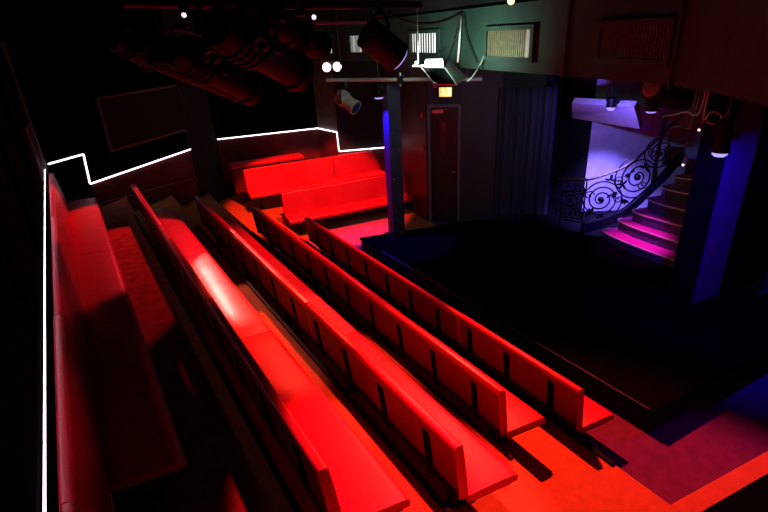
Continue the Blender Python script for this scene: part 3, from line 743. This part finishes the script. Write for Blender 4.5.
# rack of boxes, pipes and cables at right
t = thing('radiator', 'small brown slatted wall box at the top of the stairs', 'box', at_z(671, 165.5, 1.31))
c_ = at_z(671, 165.5, 1.31)+UP*.165; mb = MB(); mb.box(c_, (.30, .14, .325), (V3((.6, -.8, 0)), V3((.8, .6, 0)), UP)); mb.build('casing', M['brassdk'], t, bevel=.01)
mb = MB()
for k in range(7): mb.box(c_+UP*(-.12+.04*k)-V3((.8, .6, 0))*.065, (.22, .012, .014), (V3((.6, -.8, 0)), V3((.8, .6, 0)), UP))
mb.build('slats', M['black'], t)
cable([P(668, 150, 7.9), P(670, 130, 7.6), P(680, 126, 7.5), P(692, 124, 7.4), V3((P(694, 123, 7.4).x, P(694, 123, 7.4).y, 3.255))], 'pale pipe bent over the slatted box at right', .016, 'brassdk', 'pipes and cables at the top of the stairs')
cable([V3((P(690, 128, 7.6).x, P(690, 128, 7.6).y, 3.255)), P(690, 128, 7.6), P(689, 140, 7.7), P(684, 150, 7.8), P(687, 158, 7.9)], 'cable dangling right of the bent pipe', .012, 'brassdk', 'pipes and cables at the top of the stairs')
cable([P(683, 146, 7.8), P(690, 143, 7.7), P(700, 143, 7.6)], 'short level pipe behind the dangling cable at right', .012, 'brassdk', 'pipes and cables at the top of the stairs')
cable([P(662, 117, 7.2), P(674, 115, 7.2), P(686, 112, 7.1), P(700, 112, 7.0), V3((P(702, 112, 7.0).x, P(702, 112, 7.0).y, 3.255))], 'loose cable along the underside of the balcony at right', .012, 'cablegrey', 'pipes and cables at the top of the stairs')
for (x_, y_), lab in (((699, 130), 'small bright indicator bulb above the stairs'), ((683, 165), 'tiny pale bulb at the head of the stairs')):
    mb = MB(); mb.ball(P(x_, y_, 7.5), .016); tag(mb.build('indicator_bulb', M['lens_warm'], smooth=True), lab, 'bulb', 'indicator bulbs at right')
cable([V3((P(703, 118, 6.2).x, P(703, 118, 6.2).y, 3.255)), P(704, 118, 6.2), P(712, 112, 6.1), P(722, 116, 6.1), P(716, 124, 6.1), P(706, 122, 6.1)], 'coiled cable above the blue can lamp', .012, 'cablegrey', 'pipes and cables at the top of the stairs')
# rig pipes above the rows
mb = MB(); mb.tube([P(120, 2, 3.2), P(260, 5, 3.6), P(420, 5, 4.6)], .028, 10); tag(mb.build('rigging_pipe', M['blackmetal'], smooth=True), 'dark rig pipe at the top left carrying the lamps', 'pipe')
mb = MB(); a_ = P(312, 22, 6.0); b_ = P(366, 21.5, 6.4); mb.tube([a_, b_], .025, 10); tag(mb.build('rigging_pipe', M['frame'], smooth=True), 'short pale pipe behind the small glowing lamp', 'pipe')
cable([P(155, 20, 2.9), P(160, 30, 2.9), P(175, 28, 2.9), P(190, 14, 2.9), P(200, 5, 2.9)], 'cable looping between the upper left lamps', .008, 'cable', 'cables among the upper left lamps')
cable([P(187, 26, 2.8), P(188, 40, 2.8), P(191, 50, 2.8), P(196, 55, 2.8)], 'cable hanging straight at the upper left', .008, 'cablegrey', 'cables among the upper left lamps')
cable([P(176, 30, 2.7), P(190, 32, 2.65), P(204, 37, 2.6), P(214, 42, 2.6)], 'pale cable over the second profile lamp', .008, 'cablegrey', 'cables among the upper left lamps')
def ring(px_, py_, d, R, label):
    c_ = P(px_, py_, d); mb = MB(); mb.tube([c_ + right*R*math.cos(a)-down*R*math.sin(a) for a in [k*5.2/16-1.2 for k in range(17)]], .008, 6)
    tag(mb.build('safety_hook', M['cablegrey'], smooth=True), label, 'hook', 'safety hooks on the upper left lamps')
ring(212, 57, 2.45, .028, 'pale ring hook under the largest upper left lamp, left of two')
ring(261, 45, 2.5, .030, 'pale ring hook on the largest upper left lamp, right of two')

# ------------------------------------------------------------------ lights
def spot(name, pos, tgt, power, col, ang, blend=.15, rad=.05):
    l = bpy.data.lights.new(name, 'SPOT'); l.energy = power; l.color = col; l.spot_size = math.radians(ang); l.spot_blend = blend; l.shadow_soft_size = rad
    o = bpy.data.objects.new(name, l); C.objects.link(o); o.location = pos
    o.rotation_euler = (V3(tgt)-V3(pos)).to_track_quat('-Z', 'Y').to_euler(); return o
RED = (1, .03, .05)
HOT = (1, .24, .20)
spot('front_red_spot', (4.02, 4.3, 4.1), (2.4, 1.4, .4), 2500, (1, .048, .03), 62, .5)
spot('row_red_spot', (2.15, 1.5, 4.35), (1.3, 1.9, 1.2), 1900, RED, 36, .35)
spot('footwell_spot', (2.2, 6.0, 4.45), (1.3, 3.85, 1.0), 1500, (1, .06, .03), 29, .3)
spot('middle_red_spot', (3.9, 6.2, 4.3), (2.2, 5.7, .8), 1000, RED, 64, .7)
spot('far_red_spot', (3.35, 7.8, 4.45), (4.15, 9.6, .4), 2200, (1, .05, .03), 50, .25)
spot('hot_spot', (1.55, 9.3, 3.85), (1.22, 5.35, 1.4), 1000, HOT, 14, .3)
spot('wall_bench_spot', (1.5, 9.2, 4.1), (.05, 6.9, 1.6), 520, RED, 38, .1)
for i, (y_, ty) in enumerate(((.2, .9), (.6, 2.3), (4.5, 4.0), (5.6, 5.6), (7.4, 7.4))):
    spot('wall_wash_spot.%03d' % i, (2.1, y_, 4.35), (-.475, ty, 2.84), 260, RED, 30, 1)  # added fill lamps, unseen, to brighten the wall bench's backrest tops
spot('blue_post_spot', cl_-UP*.05, (4.46, 7.24, .35), 850, (.015, .005, 1), 66, .5, .03)
spot('blue_pier_spot', lp-UP*.06, p0+VD*.3-WD*.02+UP*.9, 220, (.012, .0, 1), 110, .6, .03)
spot('stair_violet_spot', P(611, 113, 8.7), (8.45, 5.55, .0), 900, (.2, .14, 1), 58, .8, .04)
spot('stair_soffit_spot', P(606, 115, 8.7), P(604, 112, 9.9), 45, (.14, .1, 1), 120, .5, .04)
spot('stair_magenta_spot', P(651, 116, 8.0), (7.2, 4.1, .3), 330, (.75, .05, 1), 36, .9, .04)
spot('pit_blue_spot', (5.9, 1.2, 2.0), (3.95, 1.2, 0), 42, (.12, .015, 1), 44, .9, .04)
spot('flood', P(440, 60, 6.35), (4.75, 5.0, 3.65), 36, (.66, 1, .8), 165, .8, .05)
wd = bpy.data.worlds.new('world'); sc.world = wd; wd.use_nodes = True
wd.node_tree.nodes['Background'].inputs[0].default_value = (.004, .004, .005, 1)
spot('flood_side', P(426, 60, 6.5), (5.15, 8.4, 3.6), 70, (.75, 1, .85), 120, .9, .05)
spot('stage_cool_fill', (5.2, 4.4, 3.2), (5.9, 7.2, 1.3), 60, (.5, .66, 1), 90, .8)  # added dim cool fill, unseen, to offset red bounce behind the stage
vs = sc.view_settings; vs.view_transform = 'Standard'; vs.look = 'None'; vs.exposure = 0; vs.gamma = 1; vs.use_curve_mapping = False
